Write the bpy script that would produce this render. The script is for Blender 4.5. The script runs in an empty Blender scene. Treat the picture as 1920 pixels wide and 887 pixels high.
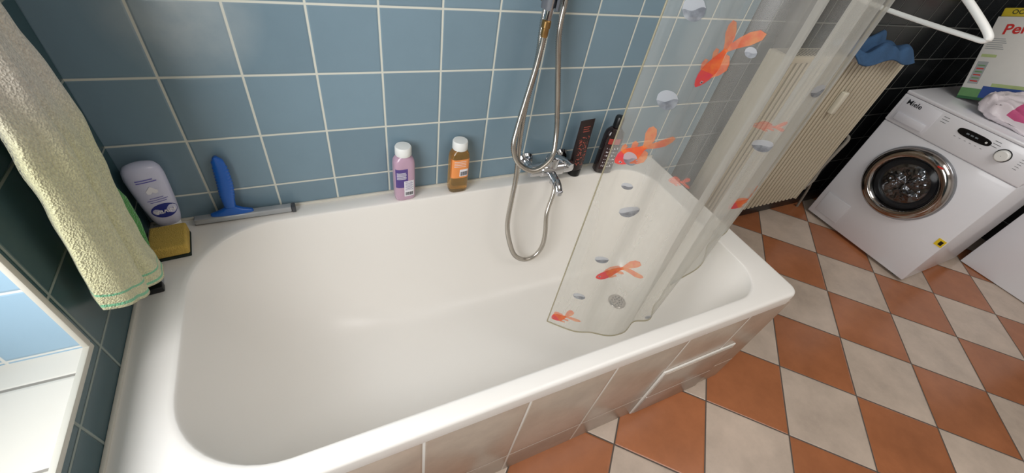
import bpy, bmesh, math, random
from mathutils import Vector, Matrix, noise
import numpy as np
random.seed(3)
scene=bpy.context.scene
COL=scene.collection
H=.531
# ---------------------------------------------------------------- materials
def s2l(c):
    return tuple(((x/255)/12.92 if x/255<=.04045 else ((x/255+.055)/1.055)**2.4) for x in c)
def newmat(name):
    m=bpy.data.materials.new(name); m.use_nodes=True
    nt=m.node_tree; b=nt.nodes["Principled BSDF"]
    return m,nt,b
def mat(name,rgb,rough=.45,metal=0,var=.06,scale=30,bump=0,bscale=200,trans=0,coat=0,ior=1.45,bdist=.003):
    m,nt,b=newmat(name)
    c=s2l(rgb)
    N=nt.nodes; Lk=nt.links
    tc=N.new("ShaderNodeTexCoord"); no=N.new("ShaderNodeTexNoise"); no.inputs["Scale"].default_value=scale
    no.inputs["Detail"].default_value=4
    Lk.new(tc.outputs["Object"],no.inputs["Vector"])
    mx=N.new("ShaderNodeMix"); mx.data_type='RGBA'
    mx.inputs["A"].default_value=tuple(x*(1-var) for x in c)+(1,)
    mx.inputs["B"].default_value=tuple(min(1,x*(1+var)) for x in c)+(1,)
    Lk.new(no.outputs["Fac"],mx.inputs["Factor"]); Lk.new(mx.outputs["Result"],b.inputs["Base Color"])
    b.inputs["Roughness"].default_value=rough; b.inputs["Metallic"].default_value=metal
    b.inputs["Transmission Weight"].default_value=trans; b.inputs["Coat Weight"].default_value=coat
    b.inputs["IOR"].default_value=ior
    if bump:
        n2=N.new("ShaderNodeTexNoise"); n2.inputs["Scale"].default_value=bscale; n2.inputs["Detail"].default_value=3
        Lk.new(tc.outputs["Object"],n2.inputs["Vector"])
        bp=N.new("ShaderNodeBump"); bp.inputs["Strength"].default_value=bump; bp.inputs["Distance"].default_value=bdist
        Lk.new(n2.outputs["Fac"],bp.inputs["Height"]); Lk.new(bp.outputs["Normal"],b.inputs["Normal"])
    return m
def M(nt,op,a,b=None,c=None,clamp=False):
    n=nt.nodes.new("ShaderNodeMath"); n.operation=op; n.use_clamp=clamp
    for i,v in enumerate((a,b,c)):
        if v is None: continue
        if isinstance(v,(int,float)): n.inputs[i].default_value=v
        else: nt.links.new(v,n.inputs[i])
    return n.outputs[0]
def tile_mat(name,axes,pitch,offs,rgb,grout,gw=.0035,rough=.22,var=.10,diag=False,rgb2=None,alt=None,mottle=.08,mscale=9,stain=None,bumpd=.0015):
    m,nt,b=newmat(name); N=nt.nodes; Lk=nt.links
    tc=N.new("ShaderNodeTexCoord"); sp=N.new("ShaderNodeSeparateXYZ"); Lk.new(tc.outputs["Object"],sp.inputs[0])
    ax={'x':sp.outputs[0],'y':sp.outputs[1],'z':sp.outputs[2]}
    if not isinstance(pitch,tuple): pitch=(pitch,pitch)
    u=M(nt,'SUBTRACT',ax[axes[0]],offs[0]); v=M(nt,'SUBTRACT',ax[axes[1]],offs[1])
    if diag:
        s=math.sqrt(.5)
        uu=M(nt,'MULTIPLY',M(nt,'SUBTRACT',u,v),s); vv=M(nt,'MULTIPLY',M(nt,'ADD',u,v),s); u,v=uu,vv
    u=M(nt,'DIVIDE',u,pitch[0]); v=M(nt,'DIVIDE',v,pitch[1])
    fu=M(nt,'FLOOR',u); fv=M(nt,'FLOOR',v)
    ru=M(nt,'SUBTRACT',u,fu); rv=M(nt,'SUBTRACT',v,fv)
    du=M(nt,'MULTIPLY',M(nt,'SUBTRACT',.5,M(nt,'ABSOLUTE',M(nt,'SUBTRACT',ru,.5))),pitch[0])
    dv=M(nt,'MULTIPLY',M(nt,'SUBTRACT',.5,M(nt,'ABSOLUTE',M(nt,'SUBTRACT',rv,.5))),pitch[1])
    d=M(nt,'MINIMUM',du,dv)
    mr=N.new("ShaderNodeMapRange"); mr.interpolation_type='SMOOTHSTEP'
    mr.inputs["From Min"].default_value=gw*.35; mr.inputs["From Max"].default_value=gw*.65
    Lk.new(d,mr.inputs["Value"]); mask=mr.outputs[0]
    cb=N.new("ShaderNodeCombineXYZ"); Lk.new(fu,cb.inputs[0]); Lk.new(fv,cb.inputs[1])
    wn=N.new("ShaderNodeTexWhiteNoise"); wn.noise_dimensions='3D'; Lk.new(cb.outputs[0],wn.inputs["Vector"])
    no=N.new("ShaderNodeTexNoise"); no.inputs["Scale"].default_value=mscale; no.inputs["Detail"].default_value=6; no.inputs["Roughness"].default_value=.65
    off=N.new("ShaderNodeVectorMath"); off.operation='MULTIPLY_ADD'; off.inputs[1].default_value=(7.3,5.1,3.7)
    Lk.new(cb.outputs[0],off.inputs[0]); Lk.new(tc.outputs["Object"],off.inputs[2]); Lk.new(off.outputs[0],no.inputs["Vector"])
    k=M(nt,'ADD',M(nt,'MULTIPLY',M(nt,'SUBTRACT',wn.outputs["Value"],.5),var),M(nt,'MULTIPLY',M(nt,'SUBTRACT',no.outputs["Fac"],.5),mottle*4))
    k=M(nt,'ADD',k,1.0)
    def rgbn(c):
        n=N.new("ShaderNodeRGB"); n.outputs[0].default_value=s2l(c)+(1,); return n.outputs[0]
    def mixc(f,a,bb):
        n=N.new("ShaderNodeMix"); n.data_type='RGBA'; Lk.new(f,n.inputs["Factor"]); Lk.new(a,n.inputs["A"]); Lk.new(bb,n.inputs["B"]); return n.outputs["Result"]
    base=rgbn(rgb)
    if rgb2:
        par=M(nt,'ABSOLUTE',M(nt,'MODULO',M(nt,'ADD',fu,fv),2.0)); base=mixc(M(nt,'GREATER_THAN',par,.5),base,rgbn(rgb2))
    gr=rgbn(grout)
    if alt:
        sw=M(nt,'GREATER_THAN',sp.outputs[0],alt[0])
        base=mixc(sw,base,rgbn(alt[1])); gr=mixc(sw,gr,rgbn(alt[2]))
    sc=N.new("ShaderNodeVectorMath"); sc.operation='SCALE'; Lk.new(base,sc.inputs[0]); Lk.new(k,sc.inputs["Scale"])
    colr=sc.outputs[0]
    if stain:
        vd=N.new("ShaderNodeVectorMath"); vd.operation='DISTANCE'; Lk.new(tc.outputs["Object"],vd.inputs[0]); vd.inputs[1].default_value=stain[0]
        n3=N.new("ShaderNodeTexNoise"); n3.inputs["Scale"].default_value=14; n3.inputs["Detail"].default_value=8; Lk.new(tc.outputs["Object"],n3.inputs["Vector"])
        f=M(nt,'MULTIPLY',M(nt,'SUBTRACT',1.0,M(nt,'DIVIDE',vd.outputs["Value"],stain[1]),clamp=True),M(nt,'MULTIPLY',n3.outputs["Fac"],stain[2]),clamp=True)
        colr=mixc(f,colr,rgbn((190,196,196)))
    fin_=mixc(mask,gr,colr); Lk.new(fin_,b.inputs["Base Color"])
    rr=N.new("ShaderNodeMapRange"); rr.inputs["To Min"].default_value=.8; rr.inputs["To Max"].default_value=rough; Lk.new(mask,rr.inputs["Value"])
    Lk.new(rr.outputs[0],b.inputs["Roughness"])
    m2=N.new("ShaderNodeMapRange"); m2.interpolation_type='SMOOTHSTEP'; m2.inputs["From Min"].default_value=gw*.3; m2.inputs["From Max"].default_value=gw*1.3
    Lk.new(d,m2.inputs["Value"])
    hgt=M(nt,'ADD',m2.outputs[0],M(nt,'MULTIPLY',no.outputs["Fac"],.25))
    bp=N.new("ShaderNodeBump"); bp.inputs["Strength"].default_value=.6; bp.inputs["Distance"].default_value=bumpd
    Lk.new(hgt,bp.inputs["Height"]); Lk.new(bp.outputs["Normal"],b.inputs["Normal"])
    return m
# ---------------------------------------------------------------- object helpers
def thing(name,label,cat,loc=(0,0,0),rot=(0,0,0),group=None):
    o=bpy.data.objects.new(name,None); o.empty_display_size=.05; o.location=loc; o.rotation_euler=rot
    o["label"]=label; o["category"]=cat
    if group: o["group"]=group
    COL.objects.link(o); return o
def fin(bm,name,mats,parent=None,ang=35,label=None,cat=None,kind=None,recalc=True,loc=None,rot=None):
    if recalc: bmesh.ops.recalc_face_normals(bm,faces=bm.faces)
    a=math.radians(ang)
    for f in bm.faces: f.smooth=True
    for e in bm.edges:
        if len(e.link_faces)==2:
            try:
                if e.calc_face_angle()>a: e.smooth=False
            except Exception: pass
    me=bpy.data.meshes.new(name); bm.to_mesh(me); bm.free()
    if not isinstance(mats,(list,tuple)): mats=[mats]
    for m in mats: me.materials.append(m)
    o=bpy.data.objects.new(name,me); COL.objects.link(o)
    if parent: o.parent=parent
    if loc: o.location=loc
    if rot: o.rotation_euler=rot
    if label: o["label"]=label
    if cat: o["category"]=cat
    if kind: o["kind"]=kind
    return o
def box(bm,x0,x1,y0,y1,z0,z1,bev=0,seg=2,mi=0,mtx=None):
    r=bmesh.ops.create_cube(bm,size=1)
    vs=r['verts']
    for v in vs: v.co=Vector((x0+(v.co.x+.5)*(x1-x0),y0+(v.co.y+.5)*(y1-y0),z0+(v.co.z+.5)*(z1-z0)))
    fs=set(f for v in vs for f in v.link_faces)
    if bev:
        es=set(e for v in vs for e in v.link_edges)
        rr=bmesh.ops.bevel(bm,geom=list(es),offset=bev,segments=seg,profile=.5,affect='EDGES')
        fs=set(rr['faces'])|set(f for f in fs if f.is_valid)
        vs=set(v for f in fs for v in f.verts)
        fs=set(f for v in vs for f in v.link_faces)
    for f in fs:
        if f.is_valid: f.material_index=mi
    if mtx:
        bmesh.ops.transform(bm,matrix=mtx,verts=list(vs))
    return vs
def bx(name,dims,m,parent=None,bev=.002,seg=2,**k):
    bm=bmesh.new(); box(bm,*dims,bev=bev,seg=seg); return fin(bm,name,m,parent,**k)
def lathe(bm,prof,n=32,axis='z',org=(0,0,0),mi=0,cap=True):
    rings=[]
    def P(r,h,a):
        c,s=r*math.cos(a),r*math.sin(a)
        p={'z':(c,s,h),'x':(h,c,s),'y':(c,h,s)}[axis]
        return Vector(p)+Vector(org)
    for r,h in prof:
        rings.append([bm.verts.new(P(r,h,2*math.pi*i/n)) for i in range(n)])
    for a,b in zip(rings,rings[1:]):
        for i in range(n):
            f=bm.faces.new((a[i],a[(i+1)%n],b[(i+1)%n],b[i])); f.material_index=mi
    if cap:
        for r in (rings[0],rings[-1]):
            try: f=bm.faces.new(r); f.material_index=mi
            except Exception: pass
def crs(P,per=8,closed=False):
    P=[Vector(p) for p in P]; n=len(P); out=[]
    rng=range(n if closed else n-1)
    for i in rng:
        g=(lambda j:P[j%n]) if closed else (lambda j:P[min(max(j,0),n-1)])
        a,b,c,d=g(i-1),g(i),g(i+1),g(i+2)
        for s in range(per):
            k=s/per
            out.append(.5*((2*b)+(-a+c)*k+(2*a-5*b+4*c-d)*k*k+(-a+3*b-3*c+d)*k**3))
    if not closed: out.append(P[-1])
    return out
def resample(P,step):
    out=[P[0]]; acc=0
    for a,b in zip(P,P[1:]):
        L=(b-a).length
        if L==0: continue
        d=step-acc
        while d<=L:
            out.append(a+(b-a)*(d/L)); d+=step
        acc=(acc+L)%step if (acc+L)>=step else acc+L
    return out
def sweep(bm,P,rad,n=10,closed=False,flat=None,mi=0):
    P=[Vector(p) for p in P]; N=len(P); rings=[]
    t=(P[1]-P[0]).normalized(); up=Vector((0,0,1)) if abs(t.z)<.9 else Vector((1,0,0))
    nrm=(up-t*up.dot(t)).normalized()
    for i in range(N):
        if closed: t=(P[(i+1)%N]-P[i-1]).normalized()
        else: t=(P[min(i+1,N-1)]-P[max(i-1,0)]).normalized()
        nrm=(nrm-t*nrm.dot(t)).normalized(); bn=t.cross(nrm)
        r=rad(i/(N-1),i) if callable(rad) else rad
        rn,rb=(r if isinstance(r,tuple) else (r,r))
        rings.append([bm.verts.new(P[i]+nrm*rn*math.cos(2*math.pi*k/n)+bn*rb*math.sin(2*math.pi*k/n)) for k in range(n)])
    prs=list(zip(rings,rings[1:]))+([(rings[-1],rings[0])] if closed else [])
    for a,b in prs:
        for k in range(n):
            f=bm.faces.new((a[k],a[(k+1)%n],b[(k+1)%n],b[k])); f.material_index=mi
    if not closed:
        for r in (rings[0],rings[-1]):
            f=bm.faces.new(r); f.material_index=mi
def sgn(x): return -1 if x<0 else 1
def sepoint(hw,hd,e,a):
    c,s=math.cos(a),math.sin(a)
    return hw*sgn(c)*abs(c)**(2/e), hd*sgn(s)*abs(s)**(2/e)
def secloft(bm,secs,n=48,mi=0):
    rings=[]
    for q in secs:
        z,hw,hd,e=q[:4]
        rings.append([bm.verts.new((*sepoint(hw,hd,e,2*math.pi*i/n),z)) for i in range(n)])
    for a,b in zip(rings,rings[1:]):
        for i in range(n):
            f=bm.faces.new((a[i],a[(i+1)%n],b[(i+1)%n],b[i])); f.material_index=mi
    for r in (rings[0],rings[-1]):
        f=bm.faces.new(r); f.material_index=mi
def secat(secs,z):
    for a,b in zip(secs,secs[1:]):
        if a[0]<=z<=b[0] and b[0]>a[0]:
            k=(z-a[0])/(b[0]-a[0]); return tuple(a[i]*(1-k)+b[i]*k for i in range(len(a)))
    return secs[-1] if z>secs[-1][0] else secs[0]
def ysurf(secs,x,z,off=.0007):
    q=secat(secs,z); hw,hd,e=q[1:4]
    t=min(.999,abs(x/hw)); return -hd*(1-t**e)**(1/e)-off
def frontpatch(bm,secs,x0,x1,z0,z1,off=.0004,nx=14,nz=10,mi=0):
    g=[[bm.verts.new((x0+(x1-x0)*i/nx,ysurf(secs,x0+(x1-x0)*i/nx,z0+(z1-z0)*j/nz,off),z0+(z1-z0)*j/nz)) for i in range(nx+1)] for j in range(nz+1)]
    for j in range(nz):
        for i in range(nx):
            f=bm.faces.new((g[j][i],g[j][i+1],g[j+1][i+1],g[j+1][i])); f.material_index=mi
def textgeo(body,size,bold=False):
    c=bpy.data.curves.new("tmp","FONT"); c.body=body; c.size=size; c.align_x='CENTER'; c.align_y='CENTER'; c.resolution_u=3
    if bold: c.offset=size*.02
    o=bpy.data.objects.new("tmp",c); COL.objects.link(o)
    bpy.context.view_layer.update()
    dg=bpy.context.evaluated_depsgraph_get(); me=bpy.data.meshes.new_from_object(o.evaluated_get(dg))
    vs=[(v.co.x,v.co.y) for v in me.vertices]; fs=[tuple(p.vertices) for p in me.polygons]
    bpy.data.objects.remove(o); bpy.data.curves.remove(c); bpy.data.meshes.remove(me)
    return vs,fs
def addtext(bm,body,size,fn,mi=0,bold=False):
    vs,fs=textgeo(body,size,bold)
    V=[bm.verts.new(fn(x,y)) for x,y in vs]
    for f in fs:
        try:
            q=bm.faces.new([V[i] for i in f]); q.material_index=mi
        except Exception: pass
# ---------------------------------------------------------------- common materials
M_white=mat("white_plastic",(238,238,234),.35,var=.02)
M_enamel=mat("tub_enamel",(241,236,229),.3,var=.015,scale=3,coat=.08)
M_chrome=mat("chrome",(205,205,208),.09,metal=1,var=.05)
M_dchrome=mat("dark_chrome",(172,166,162),.10,metal=1,var=.05)
M_hose=mat("steel_hose",(198,192,184),.25,metal=1,var=.1)
M_black=mat("black_plastic",(18,18,20),.3)
# ---------------------------------------------------------------- room shell
P=.152; X1=.1478; ZG=H+.0767
GROUT=(212,212,200)
M_tileback=tile_mat("blue_wall_tile",'xz',P,(X1,ZG),(122,145,158),GROUT,gw=.0048,alt=(1.86,(24,27,29),(104,106,102)),rough=.25,var=.16,mottle=.035,stain=((.225,0,1.04),.15,1.3))
M_tileleft_shaded=tile_mat("blue_wall_tile_shaded",'yz',P,(-.119,ZG),(60,86,92),(140,148,140),gw=.0045,rough=.25,mottle=.03)  # same blue tile, darkened: the backlit wall's shade is put into the colour
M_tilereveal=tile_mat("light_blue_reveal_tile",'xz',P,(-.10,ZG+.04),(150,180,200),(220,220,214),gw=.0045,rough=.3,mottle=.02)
M_tiledark=tile_mat("black_wall_tile",'yz',P,(0,ZG),(22,26,28),(120,125,120),rough=.2)
M_tilesill=tile_mat("white_sill_tile",'xy',(.31,.152),(-.29,-.497),(216,212,202),(140,136,128),gw=.005,rough=.35,mottle=.01,var=.02)
M_floor=tile_mat("terracotta_cream_floor_tile",'xy',.302,(2.416,-.816),(168,106,70),(88,78,70),gw=.005,rough=.22,var=.14,diag=True,rgb2=(196,178,162),mottle=.20,mscale=6)
M_paint=mat("white_wall_paint",(225,222,215),.8,var=.02)
M_trim=mat("cream_trim_strip",(206,202,190),.4,var=.03)
def st(name,dims,m,bev=0):
    bm=bmesh.new(); box(bm,*dims,bev=bev); o=fin(bm,name,m,kind="structure"); return o
st("wall_back",(-.25,4.35,0,.1,0,2.5),M_tileback)
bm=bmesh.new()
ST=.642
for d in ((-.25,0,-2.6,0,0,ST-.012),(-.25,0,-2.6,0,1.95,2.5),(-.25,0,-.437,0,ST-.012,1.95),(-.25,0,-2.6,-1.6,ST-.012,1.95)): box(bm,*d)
fin(bm,"wall_left",M_tileleft_shaded,kind="structure")
st("wall_right",(4.25,4.35,-2.7,0,0,2.5),M_tiledark)
st("wall_front",(-.25,4.35,-2.7,-2.6,0,2.5),M_paint)
st("floor",(-.25,4.35,-2.7,.1,-.08,0),M_floor)
st("ceiling",(-.25,4.35,-2.7,.1,2.5,2.6),M_paint)
st("trim_1",(-.25,.0,-1.6,-.437,ST-.012,ST),M_tilesill)
st("trim_2",(-.25,0,-.445,-.437,ST,1.95),M_tilereveal)
bm=bmesh.new(); box(bm,-.006,.004,-1.6,-.437,ST-.011,ST+.002,bev=.002); fin(bm,"trim_3",M_trim,kind="structure")
bm=bmesh.new(); box(bm,-.006,.003,-.447,-.435,ST,1.95,bev=.002); fin(bm,"trim_4",M_trim,kind="structure")
st("baseboard_back",(1.70,4.25,-.015,0,0,.075),mat("dark_baseboard",(38,36,36),.3),bev=.003)
bm=bmesh.new()
for d in ((-.24,-.2,-1.6,-1.54,ST,1.95),(-.24,-.2,-.505,-.445,ST,1.95),(-.24,-.2,-1.54,-.505,ST,ST+.06),(-.24,-.2,-1.54,-.505,1.89,1.95)): box(bm,*d,bev=.004)
fin(bm,"window_1",M_white,kind="structure")
m,nt,b=newmat("daylight_glass"); b.inputs["Emission Color"].default_value=(.94,.97,1,1); b.inputs["Emission Strength"].default_value=.8; b.inputs["Base Color"].default_value=(.8,.85,.9,1)
bm=bmesh.new(); box(bm,-.235,-.225,-1.54,-.505,ST+.06,1.89); fin(bm,"window_2",m,kind="structure")
# ---------------------------------------------------------------- bathtub
def rrect(x0,x1,y0,y1,r,z,m=12,e=14):
    cs=[((x0+r[0],y1-r[0]),r[0],180,90),((x1-r[1],y1-r[1]),r[1],90,0),((x1-r[2],y0+r[2]),r[2],0,-90),((x0+r[3],y0+r[3]),r[3],-90,-180)]
    arcs=[]
    for (cx,cy),rr,a0,a1 in cs:
        arcs.append([(cx+rr*math.cos(math.radians(a0+(a1-a0)*i/m)),cy+rr*math.sin(math.radians(a0+(a1-a0)*i/m))) for i in range(m+1)])
    out=[]
    for k in range(4):
        out+=arcs[k]; p=arcs[k][-1]; q=arcs[(k+1)%4][0]
        for i in range(1,e): out.append((p[0]+(q[0]-p[0])*i/e,p[1]+(q[1]-p[1])*i/e))
    return [(x,y,z) for x,y in out]
tub=thing("bathtub","long white enamelled built-in bathtub against the tiled wall","bathtub",(.84,-.375,0))
O=Vector((.84,-.375,0))
LX,WY=1.679,.75
R0=[.006,.01,.035,.006]
rings=[]
def ro(i,z): rings.append(rrect(.003+i*.3,LX-i,-WY+i,-.004-i*.3,[max(.004,r-i) for r in R0],z))
ro(.012,H-.045); ro(0,H-.045); ro(0,H-.010); ro(.002,H-.004); ro(.006,H-.001); ro(.012,H)
T=(.088,1.578,-.706,-.058); RT=[.20,.12,.12,.19]
B=(.56,1.46,-.480,-.280); RB=[.10,.10,.10,.10]
DEP=.412
fg=[(-.06,0),(-.02,.0004),(0,.003),(.005,.009),(.012,.022)]
for i in range(1,31):
    f=.012+(1-.012)*(i/30)**1.15; fg.append((f,.005+.995*(1-(1-f)**2.9)))
for f,g in fg:
    q=[T[i]+(B[i]-T[i])*f for i in range(4)]; r=[RT[i]+(RB[i]-RT[i])*max(f,0)+.02*math.sin(math.pi*max(0,min(1,f))) for i in range(4)]
    rings.append(rrect(*q,r,H-DEP*g))
c=Vector((1.2,-.38,0))
for s,dz in ((.7,-.0004),(.35,-.0006),(.1,-.0008)):
    q=[c.x+(B[0]-c.x)*s,c.x+(B[1]-c.x)*s,c.y+(B[2]-c.y)*s,c.y+(B[3]-c.y)*s]
    rings.append(rrect(*q,[r*s for r in RB],H-DEP+dz))
bm=bmesh.new(); vr=[[bm.verts.new(Vector(p)-O) for p in r] for r in rings]
n=len(vr[0])
for a,b2 in zip(vr,vr[1:]):
    for i in range(n): bm.faces.new((a[i],a[(i+1)%n],b2[(i+1)%n],b2[i]))
bm.faces.new(vr[-1])
fin(bm,"basin",M_enamel,tub,ang=60)
bm=bmesh.new()
dx,dy,dz=1.403-O.x,-.379-O.y,H-DEP-.0006
lathe(bm,[(.0,.002),(.012,.003),(.026,.004),(.033,.004),(.036,.001),(.036,-.004)],n=32,org=(dx,dy,dz),cap=False)
for k,rr in ((6,.011),(10,.021)):
    for i in range(k):
        a=2*math.pi*i/k; lathe(bm,[(.0001,.0046),(.0028,.0046)],n=8,org=(dx+rr*math.cos(a),dy+rr*math.sin(a),dz),mi=1,cap=False)
fin(bm,"drain",[M_dchrome,M_black],tub,label="round chrome drain strainer",recalc=False)
M_seal=mat("sealant",(205,200,188),.5)
bm=bmesh.new(); box(bm,.0,LX,-.007,0,H-.03,H+.006,bev=.002); fin(bm,"trim_5",M_seal,kind="structure")
bm=bmesh.new(); box(bm,0,.007,-WY,-.008,H-.03,H+.006,bev=.002); fin(bm,"trim_6",M_seal,kind="structure")
# apron
M_apron=tile_mat("beige_apron_tile",'xz',(.2465,.37),(.014-.84,.13),(192,176,160),(236,232,224),gw=.006,rough=.25,var=.08,mottle=.16,mscale=7)
ap=thing("bathtub_apron","beige marbled tile apron along the side of the bathtub","tub apron",(.84,-.738,0))
bx("tiled_panel",(-.84,.838,-.010,.010,0,H-.046),M_apron,ap,bev=.001)
bx("end_panel",(.818,.838,.011,.730,0,H-.046),M_apron,ap,bev=.001)
bm=bmesh.new(); box(bm,.405,.720,-.0145,-.0101,.004,.304,bev=.001)
fin(bm,"access_frame",mat("access_frame_white",(240,237,230),.4),ap)
ac=bx("access_door",(.4150,.7100,-.0185,-.0146,.0140,.2940),tile_mat("beige_access_tile",'xz',(.31,.17),(.405,.135),(172,156,142),(236,232,224),gw=.005,rough=.25,mottle=.14),ap,bev=.001)
# ---------------------------------------------------------------- mixer tap
tap=thing("bath_mixer_tap","chrome wall-mounted bath mixer tap with lever above the tub","faucet",(1.14,0,.59))
for x in (-.07,.07):
    bm=bmesh.new(); lathe(bm,[(.031,-.001),(.031,-.006),(.024,-.014),(.014,-.016),(.014,-.045)],n=28,axis='y',org=(x,0,0))
    fin(bm,"wall_flange",M_chrome,tap)
bm=bmesh.new()
lathe(bm,[(.006,-.086),(.018,-.084),(.022,-.078),(.022,-.045),(.026,-.04),(.026,.04),(.022,.045),(.022,.078),(.018,.084),(.006,.086)],n=28,axis='x',org=(0,-.065,0))
lathe(bm,[(.024,0),(.024,.03),(.021,.036),(.005,.038)],n=28,axis='z',org=(0,-.065,.012))
lathe(bm,[(.011,-.012),(.011,-.045),(.013,-.046),(.013,-.055)],n=20,axis='z',org=(.02,-.075,-.005))
fin(bm,"valve_body",M_chrome,tap)
bm=bmesh.new()
sweep(bm,crs([(-.005,-.08,-.008),(-.008,-.115,-.010),(-.010,-.142,-.016),(-.010,-.158,-.030)],6),lambda t,i:(.014-.002*t,.017-.002*t),n=16)
lathe(bm,[(.013,0),(.013,-.012),(.010,-.012)],n=20,org=(-.010,-.160,-.026))
fin(bm,"spout",M_chrome,tap)
bm=bmesh.new()
sweep(bm,crs([(.0,-.065,.045),(.008,-.085,.056),(.018,-.118,.060),(.024,-.142,.058)],6),lambda t,i:(.006+.002*t,.013-.003*abs(t-.3)),n=14)
fin(bm,"lever",M_chrome,tap)
# hand shower
hs=thing("hand_shower","chrome hand shower with long looping metal hose","hand shower",(1.01,-.07,1.06))
Oh=Vector((1.01,-.07,1.06))
HP=[(1.162,-.079,.533),(1.160,-.095,.50),(1.129,-.13,.439),(1.128,-.155,.36),(1.122,-.165,.300),(1.095,-.170,.262),(1.055,-.170,.255),(1.012,-.165,.285),(.983,-.158,.351),(.966,-.145,.433),(.978,-.12,.53),(.990,-.10,.604),(.992,-.075,.72),(.998,-.06,.826),(1.011,-.055,.95),(1.012,-.045,1.05),(1.018,-.038,1.13),(1.040,-.036,1.165),(1.062,-.045,1.13),(1.060,-.055,1.036),(1.082,-.06,.93),(1.110,-.06,.819),(1.118,-.08,.73),(1.100,-.11,.667),(1.034,-.13,.640),(.978,-.12,.668),(.957,-.105,.72),(.967,-.09,.776),(.985,-.078,.86),(1.000,-.072,.942),(1.006,-.07,1.0),(1.007,-.07,1.03)]
pts=resample(crs(HP,14),.003)
bm=bmesh.new(); sweep(bm,[p-Oh for p in pts],lambda t,i:.0090 if i%2 else .0072,n=12)
fin(bm,"hose",M_hose,hs,ang=80)
bm=bmesh.new(); lathe(bm,[(.008,-.035),(.010,-.03),(.010,-.012),(.012,-.010),(.012,.006),(.009,.010)],n=20,org=(-.003,0,0))
fin(bm,"connector",mat("brass",(176,140,90),.3,metal=1),hs)
bm=bmesh.new(); sweep(bm,crs([(-.003,0,.01),(-.003,-.005,.08),(-.002,-.015,.15),(0,-.03,.21)],6),lambda t,i:.011+.003*t,n=18); fin(bm,"handle",M_chrome,hs)
bm=bmesh.new(); lathe(bm,[(.012,.02),(.03,.012),(.040,0),(.040,-.010),(.034,-.014),(.001,-.014)],n=28,org=(0,0,0)); fin(bm,"spray_head",M_chrome,hs,loc=(0,-.045,.225),rot=(math.radians(60),0,0))
hb=thing("shower_holder","grey and chrome wall holder for the hand shower","shower holder",(1.03,0,1.115))
bm=bmesh.new(); lathe(bm,[(.026,-.001),(.026,-.010),(.016,-.014),(.014,-.045),(.012,-.050)],n=24,axis='y'); fin(bm,"wall_mount",M_chrome,hb)
bm=bmesh.new()
a=[bm.verts.new((-.022+.024*math.cos(t),-.072+.024*math.sin(t),z)) for z in (-.02,.02) for t in [math.radians(-65+310*i/20) for i in range(21)]]
b_=[bm.verts.new((-.022+.0165*math.cos(t),-.072+.0165*math.sin(t),z)) for z in (-.02,.02) for t in [math.radians(-65+310*i/20) for i in range(21)]]
for i in range(20):
    bm.faces.new((a[i],a[i+1],a[i+22],a[i+21])); bm.faces.new((b_[i],b_[i+21],b_[i+22],b_[i+1]))
    bm.faces.new((a[i],b_[i],b_[i+1],a[i+1])); bm.faces.new((a[i+21],a[i+22],b_[i+22],b_[i+21]))
for i in (0,20): bm.faces.new((a[i],b_[i],b_[i+21],a[i+21]))
fin(bm,"holder_cup",mat("grey_plastic",(95,98,104),.35),hb)
# ---------------------------------------------------------------- bottles
def bottle_text(bm,secs,body,size,x,z,mi,rot=0,bold=False,off=.0009):
    cr_,sr=math.cos(rot),math.sin(rot)
    def fn(a,b): 
        px,pz=x+a*cr_-b*sr,z+a*sr+b*cr_
        return (px,ysurf(secs,px,pz,off),pz)
    addtext(bm,body,size,fn,mi,bold)
def shampoo(name,label,loc,rz,mbody):
    t=thing(name,label,"bottle",loc,(0,0,rz))
    secs=[(0,.026,.018,3),(.003,.0295,.0205,3.4),(.012,.031,.022,3.6),(.125,.031,.022,3.6),(.140,.0295,.021,3.2),(.150,.024,.019,2.6),(.154,.018,.017,2.2),(.158,.0165,.0165,2)]
    bm=bmesh.new(); secloft(bm,secs); fin(bm,"bottle_body",mbody,t,ang=50)
    bm=bmesh.new(); lathe(bm,[(.0225,.1565),(.0235,.158),(.0235,.180),(.0215,.184),(.005,.185)],n=36); fin(bm,"cap",M_white,t,label="white screw cap")
    return t,secs
M_pink=mat("pink_lotion",(192,158,178),.25,var=.04,coat=.4)
M_purple=mat("purple_print",(88,70,134),.4,var=.12,scale=60)
M_whiteprint=mat("white_print",(235,232,236),.5,var=.01)
M_darkprint=mat("dark_print",(30,32,44),.5,var=.02)
t,secs=shampoo("shampoo_bottle","pink shampoo bottle with white cap on the tub rim",(.642,-.034,H),.05,M_pink)
bm=bmesh.new(); frontpatch(bm,secs,-.029,.006,.052,.118,mi=0); frontpatch(bm,secs,-.006,.024,.018,.075,off=.0006,mi=1)
for i in range(7): frontpatch(bm,secs,-.026,.000+(i%3)*.001,.104-i*.0035,.1055-i*.0035,off=.0008,nz=1,mi=1)
for i in range(12): frontpatch(bm,secs,-.003+.002*i,-.0022+.002*i+(.0006 if i%3 else 0),.022,.034,off=.0009,nx=1,mi=2)
for i in range(8): frontpatch(bm,secs,-.003,.018+(i%2)*.003,.070-i*.004,.0712-i*.004,off=.0009,nz=1,mi=0)
fin(bm,"label_print",[M_purple,M_whiteprint,M_darkprint],t,recalc=False)
m,nt,b=newmat("amber_gel"); b.inputs["Base Color"].default_value=s2l((240,192,112))+(1,); b.inputs["Roughness"].default_value=.08; b.inputs["Transmission Weight"].default_value=.85
M_amber=m
M_orange=mat("orange_label",(238,150,84),.4,var=.06)
t,secs=shampoo("shower_gel_bottle","amber shower gel bottle with orange label on the tub rim",(.814,-.033,H),.02,M_amber)
bm=bmesh.new(); frontpatch(bm,secs,-.0305,.0305,.060,.128,off=.0006,nx=20,mi=0); frontpatch(bm,secs,-.004,.024,.066,.092,off=.0009,mi=1)
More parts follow.
